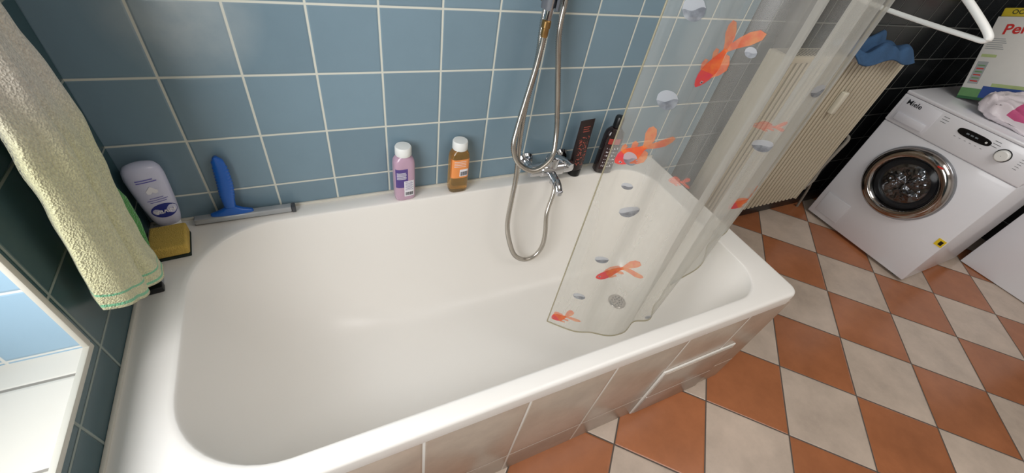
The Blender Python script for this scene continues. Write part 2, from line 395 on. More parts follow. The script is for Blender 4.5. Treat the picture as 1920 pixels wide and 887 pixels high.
for i in range(12): frontpatch(bm,secs,-.001+.002*i,-.0002+.002*i+(.0006 if i%3 else 0),.069,.084,off=.0012,nx=1,mi=2)
for i in range(4): frontpatch(bm,secs,-.022,.016,.120-i*.006,.1215-i*.006,off=.0009,nz=1,mi=1)
fin(bm,"label_print",[M_orange,M_whiteprint,M_darkprint],t,recalc=False)
# dark tube
t=thing("hair_tube","dark brown squeeze tube with reddish print standing on its cap","tube",(1.266,-.042,H),(0,math.radians(-2),.1))
secs=[(.028,.022,.019,2.2),(.034,.0245,.021,2.2),(.07,.0275,.017,2.3),(.12,.029,.012,2.5),(.17,.030,.006,3),(.212,.0305,.002,4),(.222,.0305,.0016,4)]
bm=bmesh.new(); secloft(bm,secs)
fin(bm,"tube_body",mat("dark_brown_tube",(40,27,27),.3,var=.1),t,ang=50)
bm=bmesh.new(); lathe(bm,[(.019,0),(.0215,.002),(.0225,.026),(.021,.029)],n=32); fin(bm,"cap",M_black,t)
M_redp=mat("copper_red_print",(170,84,70),.4,var=.3,scale=300)
bm=bmesh.new()
random.seed(5)
for i in range(120):
    z=.05+.110*random.random(); x=-.023+.042*random.random(); w=.001+.004*random.random(); frontpatch(bm,secs,x,x+w,z,z+.001+.004*random.random(),off=.0006,nx=1,nz=1)
for i in range(3): frontpatch(bm,secs,-.014,.014-(i%2)*.004,.180+i*.008,.183+i*.008,off=.0006,nx=4,nz=1)
fin(bm,"label_print",M_redp,t,recalc=False)
# dark bottle
t=thing("dark_bottle","dark brown bottle with black cap and white script label","bottle",(1.392,-.044,H),(0,0,-.25))
secs=[(0,.030,.022,3),(.004,.035,.025,3.2),(.15,.035,.025,3.2),(.168,.032,.023,2.8),(.180,.022,.018,2.3),(.186,.013,.013,2)]
bm=bmesh.new(); secloft(bm,secs); fin(bm,"bottle_body",mat("dark_brown_bottle",(34,22,22),.15,coat=.4),t,ang=50)
bm=bmesh.new(); lathe(bm,[(.013,.185),(.0165,.187),(.0165,.222),(.014,.226),(.003,.227)],n=32); fin(bm,"cap",M_black,t)
bm=bmesh.new(); frontpatch(bm,secs,-.027,.027,.02,.125,mi=0); frontpatch(bm,secs,-.024,.020,.128,.150,mi=2)
random.seed(9)
for i in range(6): 
    zz=.108-i*.015
    for k in range(7):
        x=-.022+.0065*k+.002*random.random(); h=.002+.007*random.random(); frontpatch(bm,secs,x,x+.001+.003*random.random(),zz,zz+h,off=.0008,nx=1,nz=1,mi=1)
fin(bm,"label_print",[mat("dark_label",(52,30,30),.5),M_whiteprint,mat("red_label",(170,60,50),.5)],t,recalc=False)
# lotion bottle (upside down)
M_lav=mat("lavender_white_bottle",(202,202,222),.3,var=.03,coat=.3)
M_navy=mat("navy_print",(36,48,130),.35,var=.02)
t=thing("lotion_bottle","pale lavender lotion bottle standing upside down in the tub corner","bottle",(.050,-.031,H),(math.radians(2),0,.28))
secs=[(.026,.022,.014,2.4),(.030,.025,.015,2.5),(.05,.030,.018,2.6),(.09,.034,.020,2.7),(.14,.037,.021,2.7),(.170,.038,.021,2.6),(.188,.036,.020,2.5),(.199,.030,.017,2.3),(.204,.019,.011,2.2),(.2055,.006,.004,2)]
bm=bmesh.new(); secloft(bm,secs); fin(bm,"bottle_body",M_lav,t,ang=60)
bm=bmesh.new(); secloft(bm,[(0,.020,.013,2.4),(.002,.021,.014,2.4),(.024,.022,.0145,2.4),(.0255,.021,.013,2.4)]); fin(bm,"cap",M_white,t)
bm=bmesh.new()
def disc(bm,secs,cx,cz,rx,rz,off,mi,n=28):
    cv=bm.verts.new((cx,ysurf(secs,cx,cz,off),cz)); r=[bm.verts.new((cx+rx*math.cos(2*math.pi*i/n),ysurf(secs,cx+rx*math.cos(2*math.pi*i/n),cz+rz*math.sin(2*math.pi*i/n),off),cz+rz*math.sin(2*math.pi*i/n))) for i in range(n)]
    for i in range(n):
        f=bm.faces.new((cv,r[i],r[(i+1)%n])); f.material_index=mi
disc(bm,secs,.004,.078,.026,.022,.0006,0)
bottle_text(bm,secs,"NIVEA",.0150,.004,.078,1,math.pi,True,off=.0032)
for i,(w) in enumerate((.016,.020,.013)): frontpatch(bm,secs,.002-w,.002+w,.107+.006*i,.1085+.006*i,off=.0008,nz=1,mi=2)
for i in range(2): frontpatch(bm,secs,-.020,.018-.006*i,.166+i*.006,.1685+i*.006,off=.0008,nz=1,mi=2)
hv=[(0.0,-.008),(.008,.001),(.007,.006),(.003,.007),(0,.004),(-.003,.007),(-.007,.006),(-.008,.001)]
V=[bm.verts.new((-x*1.4+.0,ysurf(secs,x,.143-z,.0008),.143-z*1.4)) for x,z in hv]; f=bm.faces.new(V); f.material_index=1
fin(bm,"label_print",[M_navy,M_whiteprint,mat("violet_print",(100,96,176),.5)],t,recalc=False)
# sponge
t=thing("sponge","yellow cleaning sponge with dark scouring side on the tub corner","sponge",(.056,-.103,H),(0,0,.08))
bm=bmesh.new(); box(bm,-.037,.037,-.044,.042,.009,.040,bev=.005,seg=3); fin(bm,"foam_block",mat("yellow_foam",(206,172,84),.9,bump=1,bscale=350,var=.2,scale=90),t)
bm=bmesh.new(); box(bm,-.037,.037,-.044,.042,0,.009,bev=.002); fin(bm,"scouring_pad",mat("dark_green_scourer",(34,46,38),.95,bump=1,bscale=500),t)
t=thing("shaving_tube","small silver and black tube lying on the tub rim","tube",(.034,-.245,H),(0,0,.12))
bm=bmesh.new(); box(bm,-.018,.018,.018,.075,.0,.016,bev=.004,seg=2); fin(bm,"tube_body",mat("silver_grey",(170,172,178),.3,metal=.6),t)
bm=bmesh.new(); box(bm,-.019,.019,-.004,.017,.0,.018,bev=.004,seg=2); fin(bm,"cap",M_black,t)
# squeegee
M_blue=mat("blue_plastic",(22,92,180),.3,var=.04,coat=.3)
t=thing("shower_squeegee","blue-handled squeegee with silver blade leaning on the tiled wall","squeegee",(.186,-.028,H))
bm=bmesh.new(); sweep(bm,resample(crs([(.0,-.0,.036),(.002,.0,.07),(.008,.002,.12),(.010,.006,.17),(.006,.008,.195)],10),.0022),lambda t_,i:((.0125+.004*math.sin(t_*math.pi)+(.0016 if (i//2)%2 and t_>.25 and t_<.85 else 0))*(1 if t_<.93 else max(.35,1-(t_-.93)*9)),.008),n=18)
fin(bm,"handle",M_blue,t,ang=70)
bm=bmesh.new(); secloft(bm,[(.019,.050,.0085,3),(.028,.048,.009,2.6),(.034,.030,.009,2.4),(.044,.013,.009,2.2)]); fin(bm,"head",M_blue,t,ang=50)
bm=bmesh.new(); box(bm,-.088,.140,-.011,.011,.005,.022,bev=.004,seg=3); fin(bm,"blade_channel",mat("silver_plastic",(176,178,180),.3,metal=.4),t)
bm=bmesh.new(); box(bm,-.090,.143,-.004,.004,.000,.005,bev=.001); fin(bm,"rubber_blade",mat("grey_rubber",(60,62,64),.5),t)
bm=bmesh.new(); box(bm,.1405,.150,-.011,.011,.003,.022,bev=.002); fin(bm,"end_clip",mat("dark_grey_plastic",(70,72,76),.4),t)
# ---------------------------------------------------------------- towels
def cloth_grid(name,fn,ns,nt_,m,parent=None,thick=.01,**k):
    bm=bmesh.new(); uvl=bm.loops.layers.uv.new("UVMap")
    g=[[bm.verts.new(fn(i/ns,j/nt_)) for i in range(ns+1)] for j in range(nt_+1)]
    for j in range(nt_):
        for i in range(ns):
            f=bm.faces.new((g[j][i],g[j][i+1],g[j+1][i+1],g[j+1][i]))
            for l,(a,b) in zip(f.loops,((i,j),(i+1,j),(i+1,j+1),(i,j+1))): l[uvl].uv=(a/ns,b/nt_)
    o=fin(bm,name,m,parent,ang=180,recalc=False,**k)
    if thick:
        s=o.modifiers.new("s","SOLIDIFY"); s.thickness=thick; s.offset=0
    return o
def terry(name,rgb,rgb2,stripe=None):
    m,nt,b=newmat(name); N=nt.nodes; Lk=nt.links
    tc=N.new("ShaderNodeTexCoord"); no=N.new("ShaderNodeTexNoise"); no.inputs["Scale"].default_value=260; no.inputs["Detail"].default_value=4; Lk.new(tc.outputs["Object"],no.inputs["Vector"])
    vo=N.new("ShaderNodeTexVoronoi"); vo.inputs["Scale"].default_value=330; Lk.new(tc.outputs["Object"],vo.inputs["Vector"])
    uv=N.new("ShaderNodeSeparateXYZ"); Lk.new(tc.outputs["UV"],uv.inputs[0])
    def rgbn(c):
        n=N.new("ShaderNodeRGB"); n.outputs[0].default_value=s2l(c)+(1,); return n.outputs[0]
    def mixc(f,a,bb):
        n=N.new("ShaderNodeMix"); n.data_type='RGBA'; Lk.new(f,n.inputs["Factor"]); Lk.new(a,n.inputs["A"]); Lk.new(bb,n.inputs["B"]); return n.outputs["Result"]
    mr=N.new("ShaderNodeMapRange"); mr.inputs["From Min"].default_value=.35; mr.inputs["From Max"].default_value=.65; Lk.new(no.outputs["Fac"],mr.inputs["Value"])
    c=mixc(mr.outputs[0],rgbn(tuple(x*.88 for x in rgb)),rgbn(rgb))
    c2=mixc(mr.outputs[0],rgbn(tuple(x*.88 for x in rgb2)),rgbn(rgb2))
    up=N.new("ShaderNodeMapRange"); up.interpolation_type='SMOOTHSTEP'; up.inputs["From Min"].default_value=.42; up.inputs["From Max"].default_value=.62; Lk.new(uv.outputs[1],up.inputs["Value"])
    c=mixc(up.outputs[0],c2,c)
    if stripe:
        for lo,hi in stripe[1]:
            f=M(nt,'MULTIPLY',M(nt,'GREATER_THAN',uv.outputs[1],lo),M(nt,'LESS_THAN',uv.outputs[1],hi)); c=mixc(f,c,rgbn(stripe[0]))
    Lk.new(c,b.inputs["Base Color"]); b.inputs["Roughness"].default_value=1; b.inputs["Sheen Weight"].default_value=.3
    bp=N.new("ShaderNodeBump"); bp.inputs["Strength"].default_value=.8; bp.inputs["Distance"].default_value=.0035
    Lk.new(M(nt,'ADD',vo.outputs["Distance"],no.outputs["Fac"]),bp.inputs["Height"]); Lk.new(bp.outputs["Normal"],b.inputs["Normal"])
    return m
tw=thing("towel","pale yellow-green terry towel hanging beside the window niche","towel",(.04,-.30,.60))
Ot=Vector((.04,-.30,.60))
ZR=[.54,.60,.65,.75,.85,.94,1.1,1.36]; YR=[-.200,-.218,-.228,-.230,-.206,-.192,-.216,-.272]
ZL=[.60,.72,.98,1.36]; YL=[-.412,-.408,-.372,-.312]
def twf(s,t):
    zb=.572+.112*s**1.2+.012*abs(2*s-1)**6
    z=1.36+(zb-1.36)*t
    y0=float(np.interp(z,ZR,YR)); y1=float(np.interp(z,ZL,YL)); y=y0+(y1-y0)*s
    w=min(1,(t/.45))**.7
    fold=.012*math.sin(s*9.5+.8)+.006*math.sin(s*19+t*3)-.012*abs(2*s-1)**4
    x=.056+fold*w*(.6+.4*t)+.010*math.sin(t*3.3)*(.3+s)
    p=Vector((x,y,z)); p+=Vector((noise.noise(p*18)*.004,0,noise.noise(p*14+Vector((3,3,3)))*.004))
    return p-Ot
cloth_grid("terry_cloth",twf,60,110,terry("yellow_green_terry",(234,230,184),(232,224,208),((130,204,158),((.945,.952),(.980,.990)))),tw,thick=.020)
tg=thing("green_towel","bright green terry towel hanging behind the pale towel","towel",(.02,-.22,.60))
Og=Vector((.02,-.22,.60))
ZGR=[.56,.595,.627,.677,.74,.80,.86,1.33]; YGR=[-.220,-.205,-.186,-.162,-.156,-.178,-.21,-.265]
def tgf(s,t):
    z=1.33+(.568-1.33)*t
    y0=float(np.interp(z,ZGR,YGR)); y=y0+(-.26-y0)*s+.003*math.sin(t*15)
    k=max(0,1-s/.5); k2=max(0,min(1,(1.0-z)/.2))
    x=.014+.034*k*k2
    return Vector((x,y,z+.02*s))-Og
cloth_grid("terry_cloth",tgf,30,110,terry("green_terry",(92,166,84),(92,166,84)),tg,thick=.009)
hk=thing("towel_hook","chrome wall hook holding the towels","hook",(0,-.285,1.36))
bm=bmesh.new(); lathe(bm,[(.018,.001),(.018,.005),(.006,.008),(.006,.02)],n=20,axis='x'); sweep(bm,crs([(.015,0,0),(.035,0,-.004),(.055,0,.01),(.060,0,.03)],5),.005,n=10)
fin(bm,"hook_body",M_chrome,hk)
# ---------------------------------------------------------------- shower curtain
PATH=[(.975,-.48),(1.05,-.545),(1.14,-.588),(1.215,-.592),(1.29,-.583),(1.36,-.55),(1.42,-.522),(1.53,-.515),(1.616,-.468)]
def cr1(Pl,t):
    n=len(Pl)-1; x=min(max(t,0),1)*n; i=min(int(x),n-1); k=x-i
    g=lambda j:np.array(Pl[min(max(j,0),n)],float)
    a,b,c,d=g(i-1),g(i),g(i+1),g(i+2)
    return .5*((2*b)+(-a+c)*k+(2*a-5*b+4*c-d)*k*k+(-a+3*b-3*c+d)*k**3)
def curt(u,z,off=0):
    p=cr1(PATH,u); q=cr1(PATH,min(u+.01,1))-cr1(PATH,max(u-.01,0)); q/=np.linalg.norm(q); n=np.array([q[1],-q[0]])
    lowk=.35+.65*max(0,min(1,(z-.32)/.35))
    a=.014*math.sin(u*26+.6*z)+.005*math.sin(u*51+1.3+1.2*z)
    a+=.014*math.sin(u*37+2+.9*z)*max(0,min(1,(u-.22)*5))
    a*=min(1,u*6)*min(1,(1-u)*6+.3)*lowk
    a+=off
    x,y=p[0]+n[0]*a,p[1]+n[1]*a
    k=max(0,min(1,(z-1.45)/.5))
    y=y*(1-k)+(-.52+(y+.54)*.35)*k
    return (x,y,z)
HU=[0,.20,.35,.5,.75,.875,1]; HZ=[.32,.318,.325,.345,.39,.50,.57]
def hem(u): return float(np.interp(u,HU,HZ))
bm=bmesh.new(); nu,nz=200,90
g=[]
for i in range(nu+1):
    u=i/nu; h=hem(u); g.append([bm.verts.new(curt(u,h+(1.985-h)*j/nz)) for j in range(nz+1)])
for i in range(nu):
    for j in range(nz):
        f=bm.faces.new((g[i][j],g[i+1][j],g[i+1][j+1],g[i][j+1]))
def edge_band(pts_,r=.0022):
    sweep(bm,pts_,r,n=6,mi=7)
edge_band([Vector(curt(i/120,hem(i/120))) for i in range(121)])
edge_band([Vector(curt(0,hem(0)+(1.98-hem(0))*i/60)) for i in range(61)],.0018)
edge_band([Vector(curt(1,hem(1)+(1.98-hem(1))*i/60)) for i in range(61)],.0018)
AL=.71
def strip(origin,ang,stations,mi,flip=1,off=.002):
    ca,sa=math.cos(ang),math.sin(ang); prev=None
    for a,lo,hi in stations:
        vv=[]
        for w in (lo,(lo+hi)/2,hi):
            s=origin[0]+a*ca-w*flip*sa; z=origin[1]+a*sa+w*flip*ca
            vv.append(bm.verts.new(curt(s/AL,z,off)))
        if prev:
            for k in range(2):
                f=bm.faces.new((prev[k],vv[k],vv[k+1],prev[k+1])); f.material_index=mi
        prev=vv
def fish(u0,z0,u1,z1,wk=1,flip=1,mb=1,mf=2,off=.002):
    s0,s1=u0*AL,u1*AL; L=math.hypot(s1-s0,z1-z0); ang=math.atan2(z1-z0,s1-s0); o=(s0,z0)
    S=lambda l:[(a*L,lo*L*wk,hi*L*wk) for a,lo,hi in l]
    head=8 if mb==1 else mb
    strip(o,ang,S([(0,-.01,.01),(.03,-.05,.055),(.08,-.085,.095),(.16,-.12,.13),(.24,-.132,.142)]),head,flip,off)
    strip(o,ang,S([(.24,-.132,.142),(.30,-.13,.14),(.36,-.115,.125),(.46,-.075,.08),(.54,-.045,.045),(.60,-.035,.035)]),mb,flip,off)
    strip(o,ang,S([(.57,-.03,.0),(.66,-.10,.01),(.76,-.20,-.02),(.86,-.25,-.09),(.93,-.24,-.17)]),mf,flip,off+.0003)
    strip(o,ang,S([(.57,.0,.03),(.68,-.01,.10),(.80,.02,.18),(.92,.06,.22),(1.0,.12,.20)]),mf,flip,off+.0005)
    strip(o,ang,S([(.20,.12,.14),(.28,.12,.20),(.38,.11,.22),(.47,.07,.18),(.55,.05,.11)]),mf,flip,off+.0003)
    strip(o,ang,S([(.24,-.15,-.12),(.32,-.20,-.12),(.39,-.20,-.14)]),mf,flip,off+.0003)
    strip(o,ang,S([(.42,-.10,-.07),(.50,-.16,-.06),(.56,-.16,-.10)]),mf,flip,off+.0003)
    strip(o,ang,S([(.07,.015,.055),(.11,.01,.06)]),4,flip,off+.0012)
    strip(o,ang,S([(.08,.028,.045),(.10,.028,.045)]),5,flip,off+.0020)
def pebble(u,z,w,h,mi=3,rot=0):
    h*=1.7; o=(u*AL,z)
    if z>1: w*=.72; h*=.72
    n=14; L_=[]; U_=[]
    for i in range(n+1):
        a=-1+2*i/n; hh=math.sqrt(max(0,1-a*a))*h/2
        mid=(.15*math.sin(a*3+z*40))*hh
        L_.append((a*w/2,-hh,mid)); U_.append((a*w/2,mid,hh))
    strip(o,rot,L_,mi,1,.0022); strip(o,rot,U_,4,1,.0022)
fish(.130,1.112,.182,1.225,.90,-1)
fish(.030,.925,.118,1.018,1.0,-1)
fish(.103,.578,.232,.640,1.1,1)
fish(.420,1.035,.475,1.055,1.1,1,6,6)
fish(.020,.345,.10,.400,1.4,1)
fish(.77,.735,.86,.79,1.2,1,1,2)
fish(.18,.905,.225,.92,1.5,1,6,6)
fish(.195,1.270,.245,1.30,1,1,6,6)
for u,z,w,h in ((.063,1.231,.040,.030),(.085,1.081,.042,.030),(.113,.814,.040,.018),(.457,1.003,.042,.022),(.797,1.084,.042,.024),(.203,1.186,.02,.014),(.062,.945,.024,.018),(.097,.648,.028,.014),(.080,.486,.028,.014),(.750,.41,.03,.018),(.080,.880,.020,.010),(.473,.365,.022,.010)):
    pebble(u,z,w,h,3,.35)
def vinyl(name,base,f0,ff,fn_,tint):
    m,nt,b=newmat(name); N=nt.nodes; Lk=nt.links
    b.inputs["Base Color"].default_value=s2l(base)+(1,); b.inputs["Roughness"].default_value=.22; b.inputs["Specular IOR Level"].default_value=.9
    tl=N.new("ShaderNodeBsdfTranslucent"); tl.inputs[0].default_value=s2l(base)+(1,)
    ms=N.new("ShaderNodeMixShader"); ms.inputs[0].default_value=.4; Lk.new(b.outputs[0],ms.inputs[1]); Lk.new(tl.outputs[0],ms.inputs[2])
    tr=N.new("ShaderNodeBsdfTransparent"); tr.inputs[0].default_value=tint
    mx=N.new("ShaderNodeMixShader"); fr=N.new("ShaderNodeLayerWeight"); fr.inputs["Blend"].default_value=.4
    tc=N.new("ShaderNodeTexCoord"); no=N.new("ShaderNodeTexNoise"); no.inputs["Scale"].default_value=9; no.inputs["Detail"].default_value=4
    mp=N.new("ShaderNodeMapping"); mp.inputs["Scale"].default_value=(1.6,1.6,.22); Lk.new(tc.outputs["Object"],mp.inputs[0]); Lk.new(mp.outputs[0],no.inputs["Vector"])
    mr=N.new("ShaderNodeMapRange"); mr.inputs["From Min"].default_value=.35; mr.inputs["From Max"].default_value=.7; Lk.new(no.outputs["Fac"],mr.inputs["Value"])
    fac=M(nt,'ADD',M(nt,'ADD',M(nt,'MULTIPLY',fr.outputs["Facing"],ff),M(nt,'MULTIPLY',mr.outputs[0],fn_)),f0,clamp=True)
    Lk.new(fac,mx.inputs[0]); Lk.new(tr.outputs[0],mx.inputs[1]); Lk.new(ms.outputs[0],mx.inputs[2])
    bp=N.new("ShaderNodeBump"); bp.inputs["Strength"].default_value=.5; bp.inputs["Distance"].default_value=.005; n2=N.new("ShaderNodeTexNoise"); n2.inputs["Scale"].default_value=22; Lk.new(mp.outputs[0],n2.inputs["Vector"]); Lk.new(n2.outputs["Fac"],bp.inputs["Height"]); Lk.new(bp.outputs[0],b.inputs["Normal"])
    Lk.new(mx.outputs[0],N["Material Output"].inputs["Surface"])
    return m
M_vinyl=vinyl("clear_vinyl",(216,213,206),.16,.54,.24,(.97,.958,.925,1))
M_vedge=vinyl("vinyl_edge",(196,188,162),.55,.3,.1,(.9,.88,.8,1))
def film(name,rgb,alpha,rough=.4,rgb2=None):
    m,nt,b=newmat(name); N=nt.nodes; Lk=nt.links
    tc=N.new("ShaderNodeTexCoord"); no=N.new("ShaderNodeTexNoise"); no.inputs["Scale"].default_value=60; no.inputs["Detail"].default_value=4; Lk.new(tc.outputs["Object"],no.inputs["Vector"])
    r=N.new("ShaderNodeMix"); r.data_type='RGBA'; r.inputs["A"].default_value=s2l(rgb)+(1,); r.inputs["B"].default_value=s2l(rgb2 or rgb)+(1,)
    mr=N.new("ShaderNodeMapRange"); mr.inputs["From Min"].default_value=.35; mr.inputs["From Max"].default_value=.65; Lk.new(no.outputs["Fac"],mr.inputs["Value"]); Lk.new(mr.outputs[0],r.inputs["Factor"])
    Lk.new(r.outputs["Result"],b.inputs["Base Color"]); b.inputs["Roughness"].default_value=rough
    tl=N.new("ShaderNodeBsdfTranslucent"); Lk.new(r.outputs["Result"],tl.inputs[0])
    m1=N.new("ShaderNodeMixShader"); m1.inputs[0].default_value=.35; Lk.new(b.outputs[0],m1.inputs[1]); Lk.new(tl.outputs[0],m1.inputs[2])
    t_=N.new("ShaderNodeBsdfTransparent"); m2=N.new("ShaderNodeMixShader"); m2.inputs[0].default_value=alpha
    Lk.new(t_.outputs[0],m2.inputs[1]); Lk.new(m1.outputs[0],m2.inputs[2]); Lk.new(m2.outputs[0],N["Material Output"].inputs["Surface"])
    return m
mats=[M_vinyl,film("goldfish_body_print",(246,120,48),.9,rgb2=(236,84,50)),film("goldfish_fin_print",(246,150,84),.6,rgb2=(240,110,60)),film("grey_pebble_print",(118,120,128),.85,rgb2=(164,168,174)),film("pale_pebble_print",(194,196,202),.75),film("eye_print",(20,15,15),1),film("faint_fish_print",(240,150,130),.42,rgb2=(240,120,100)),M_vedge,film("goldfish_head_print",(236,78,66),.9,rgb2=(232,60,84))]
cu=fin(bm,"shower_curtain",mats,ang=180,recalc=False,label="transparent shower curtain with printed goldfish and pebbles",cat="shower curtain")
rod=thing("curtain_rod","chrome shower curtain rod above the tub","rod",(.9,-.52,2.0))
bm=bmesh.new(); lathe(bm,[(.011,-.895),(.011,3.345)],n=16,axis='x'); fin(bm,"rod_tube",M_chrome,rod)
for x,s in ((-.898,1),(3.348,-1)):
    bm=bmesh.new(); lathe(bm,[(.028,0),(.028,.008*s),(.012,.012*s)],n=20,axis='x',org=(x,0,0)); fin(bm,"wall_bracket",M_chrome,rod)
# ---------------------------------------------------------------- radiator
M_rad=mat("radiator_enamel",(194,184,162),.35,var=.03)
rd=thing("radiator","cream ribbed panel radiator on the dark tiled wall","radiator",(2.42,-.004,.17))
X0,X1_=-.42,.42; ZT=.80
bm=bmesh.new(); nr=26; w=(X1_-X0)/nr; prof=[]
for i in range(nr):
    x=X0+i*w
    prof+=[(x+w*.02,-.080),(x+w*.22,-.080),(x+w*.32,-.108),(x+w*.40,-.111),(x+w*.75,-.111),(x+w*.84,-.108),(x+w*.98,-.080)]
prof+=[(X1_,-.03),(X0,-.03)]
lo=[bm.verts.new((x,y,.01)) for x,y in prof]; hi=[bm.verts.new((x,y,ZT-.01)) for x,y in prof]
for i in range(len(prof)): j=(i+1)%len(prof); bm.faces.new((lo[i],lo[j],hi[j],hi[i]))
bm.faces.new(lo); bm.faces.new(hi)
fin(bm,"ribbed_panel",M_rad,rd,ang=25)
bm=bmesh.new(); box(bm,X0-.006,X1_+.006,-.112,-.026,ZT-.012,ZT+.012,bev=.004)
box(bm,X0-.008,X0-.0005,-.112,-.028,.0,ZT,bev=.003); box(bm,X1_+.0005,X1_+.008,-.112,-.028,.0,ZT,bev=.003)
fin(bm,"casing",M_rad,rd)
bm=bmesh.new()
for i in range(40):
    x=X0+.02+i*.0205; box(bm,x,x+.008,-.10,-.04,ZT+.0121,ZT+.0128)
fin(bm,"top_grille",M_black,rd)
bm=bmesh.new(); box(bm,.075,.108,-.135,-.1112,.565,.665,bev=.006,seg=3); fin(bm,"heat_meter",mat("cream_meter",(214,208,190),.4),rd,label="small cream heat meter")
for x in (-.3,.27):
    bm=bmesh.new(); box(bm,x,x+.03,-.0295,.002,.1,.7,bev=.002); fin(bm,"bracket",M_rad,rd)
bm=bmesh.new(); sweep(bm,crs([(.42,-.07,.05),(.50,-.075,.05),(.54,-.075,.09),(.56,-.06,.16),(.60,-.055,.26),(.64,-.045,.33),(.645,-.014,.34)],6),.010,n=12)
sweep(bm,crs([(.56,-.06,.16),(.60,-.05,.06),(.66,-.04,-.02),(.70,-.04,-.168)],6),.007,n=12)
lathe(bm,[(.012,0),(.02,.005),(.02,.05),(.014,.055)],n=18,axis='x',org=(.445,-.072,.05))
fin(bm,"valve_pipe",mat("beige_pipe",(140,134,124),.6),rd)
# blue cloth
cl=thing("blue_cloth","crumpled blue cloth lying on top of the radiator","cloth",(2.56,-.07,.985))
def clf(s,t):
    x=-.20+.42*s+.012*math.sin(t*7)
    y=.058-.150*t
    hump=math.sin(math.pi*min(1,max(0,s)))**.4
    z=.010+hump*(.030+.014*math.sin(s*13+t*3)+.010*math.sin(t*12+s*7)+.035*noise.noise(Vector((s*6,t*4,1))))*math.sin(math.pi*min(1,t*1.02))**.4
    if t>.85: z-= (t-.85)*(.14+.08*math.sin(s*9)); y-= (t-.85)*.01
    return Vector((x,y,max(z,.004) if t<.85 else z))
cloth_grid("cloth_sheet",clf,80,60,mat("blue_fabric",(58,90,126),.95,var=.35,scale=12,bump=.5,bscale=300),cl,thick=.006)
# ---------------------------------------------------------------- washing machine
M_appl=mat("appliance_white",(234,234,238),.28,var=.01,coat=.2)
wm=thing("washing_machine","white front-loading washing machine with chrome porthole door","washing machine",(3.441,-.397,0))
FX=-.30
bm=bmesh.new(); box(bm,-.298,.295,-.301,.301,.015,.642,bev=.006); box(bm,-.295,.295,-.298,.298,.642,.785,bev=.002)
fin(bm,"body",M_appl,wm)
bm=bmesh.new(); box(bm,-.302,.297,-.303,.303,.786,.803,bev=.005); fin(bm,"top_plate",M_appl,wm)
bm=bmesh.new(); box(bm,-.303,-.290,-.302,.302,.645,.785,bev=.004); fin(bm,"control_panel",M_appl,wm)
for y in (-.25,.25):
    for x in (-.25,.25):
        bm=bmesh.new(); lathe(bm,[(.02,0),(.02,.0145)],n=14,org=(x,y,0)); fin(bm,"foot",M_black,wm)
bm=bmesh.new(); box(bm,-.3045,-.3031,.118,.285,.655,.775,bev=.0006); box(bm,-.310,-.3046,.132,.272,.664,.700,bev=.002); fin(bm,"detergent_drawer",mat("drawer_white",(222,222,228),.3,var=.01),wm)
DC=(0,.017,.430)
door=bpy.data.objects.new("door",None); COL.objects.link(door); door.parent=wm; door.location=(FX,DC[1],DC[2]); door["label"]="round chrome-framed porthole door"
bm=bmesh.new(); lathe(bm,[(.193,.0),(.193,-.004),(.190,-.012),(.184,-.018)],n=64,axis='x',cap=False); fin(bm,"door_rim",mat("rim_grey",(150,152,156),.2,metal=.8),door,ang=60)
bm=bmesh.new(); lathe(bm,[(.186,-.016),(.182,-.026),(.174,-.034),(.162,-.038),(.150,-.038),(.142,-.034),(.136,-.022),(.132,-.002)],n=64,axis='x',cap=False)
fin(bm,"door_ring",M_dchrome,door,ang=60,recalc=True)
m,nt,b=newmat("smoked_glass"); N=nt.nodes; Lk=nt.links
b.inputs["Base Color"].default_value=(.02,.02,.022,1); b.inputs["Roughness"].default_value=.04
tr=N.new("ShaderNodeBsdfTransparent"); tr.inputs[0].default_value=(.85,.87,.88,1); mx=N.new("ShaderNodeMixShader"); mx.inputs[0].default_value=.2
Lk.new(tr.outputs[0],mx.inputs[1]); Lk.new(b.outputs[0],mx.inputs[2]); Lk.new(mx.outputs[0],N["Material Output"].inputs["Surface"])
bm=bmesh.new(); lathe(bm,[(.1355,-.014),(.115,-.022),(.08,-.030),(.04,-.034),(.001,-.035)],n=48,axis='x',cap=False); fin(bm,"door_glass",m,door,ang=80)
bm=bmesh.new(); lathe(bm,[(.134,-.002),(.128,-.0025),(.126,-.010),(.112,-.012),(.104,-.008),(.100,-.0022)],n=48,axis='x',cap=False)
fin(bm,"door_gasket",mat("dark_rubber",(44,46,50),.3),door)
bm=bmesh.new()
nr_,na=20,90; rr_=[]
for i in range(nr_+1):
    r=.101*(1-i/nr_)+.001; ring=[]
    for k in range(na):
        a=2*math.pi*k/na; e_=math.sin(math.pi*min(1,r/.101))
        y_,z_=r*math.cos(a),r*math.sin(a)
        h=-.004-.014*(.5+.5*math.sin(a*3+r*40))*e_-.012*noise.noise(Vector((y_*45,z_*45,2)))*e_-.006*noise.noise(Vector((y_*110,z_*110,5)))*e_
        h=max(-.028,min(-.0025,h))
        ring.append(bm.verts.new((h,y_,z_)))
    rr_.append(ring)
for a_,b2 in zip(rr_,rr_[1:]):
    for k in range(na): bm.faces.new((a_[k],a_[(k+1)%na],b2[(k+1)%na],b2[k]))
fin(bm,"drum",mat("drum_steel",(150,150,154),.14,metal=1,var=.3,scale=40),door,ang=70)
bm=bmesh.new()
lathe(bm,[(.029,0),(.029,-.002),(.001,-.002)],n=40,axis='x',org=(-.303,-.174,.727),cap=False)
fin(bm,"knob_bezel",M_black,wm)
bm=bmesh.new(); lathe(bm,[(.025,0),(.024,-.016),(.020,-.019),(.001,-.019)],n=40,axis='x',org=(-.305,-.174,.727),cap=False); fin(bm,"program_knob",M_white,wm)
bm=bmesh.new()
n_=28; vs=[]
for i in range(n_):
    a=2*math.pi*i/n_; y,z=sepoint(.068,.017,3,a); vs.append((y,z))
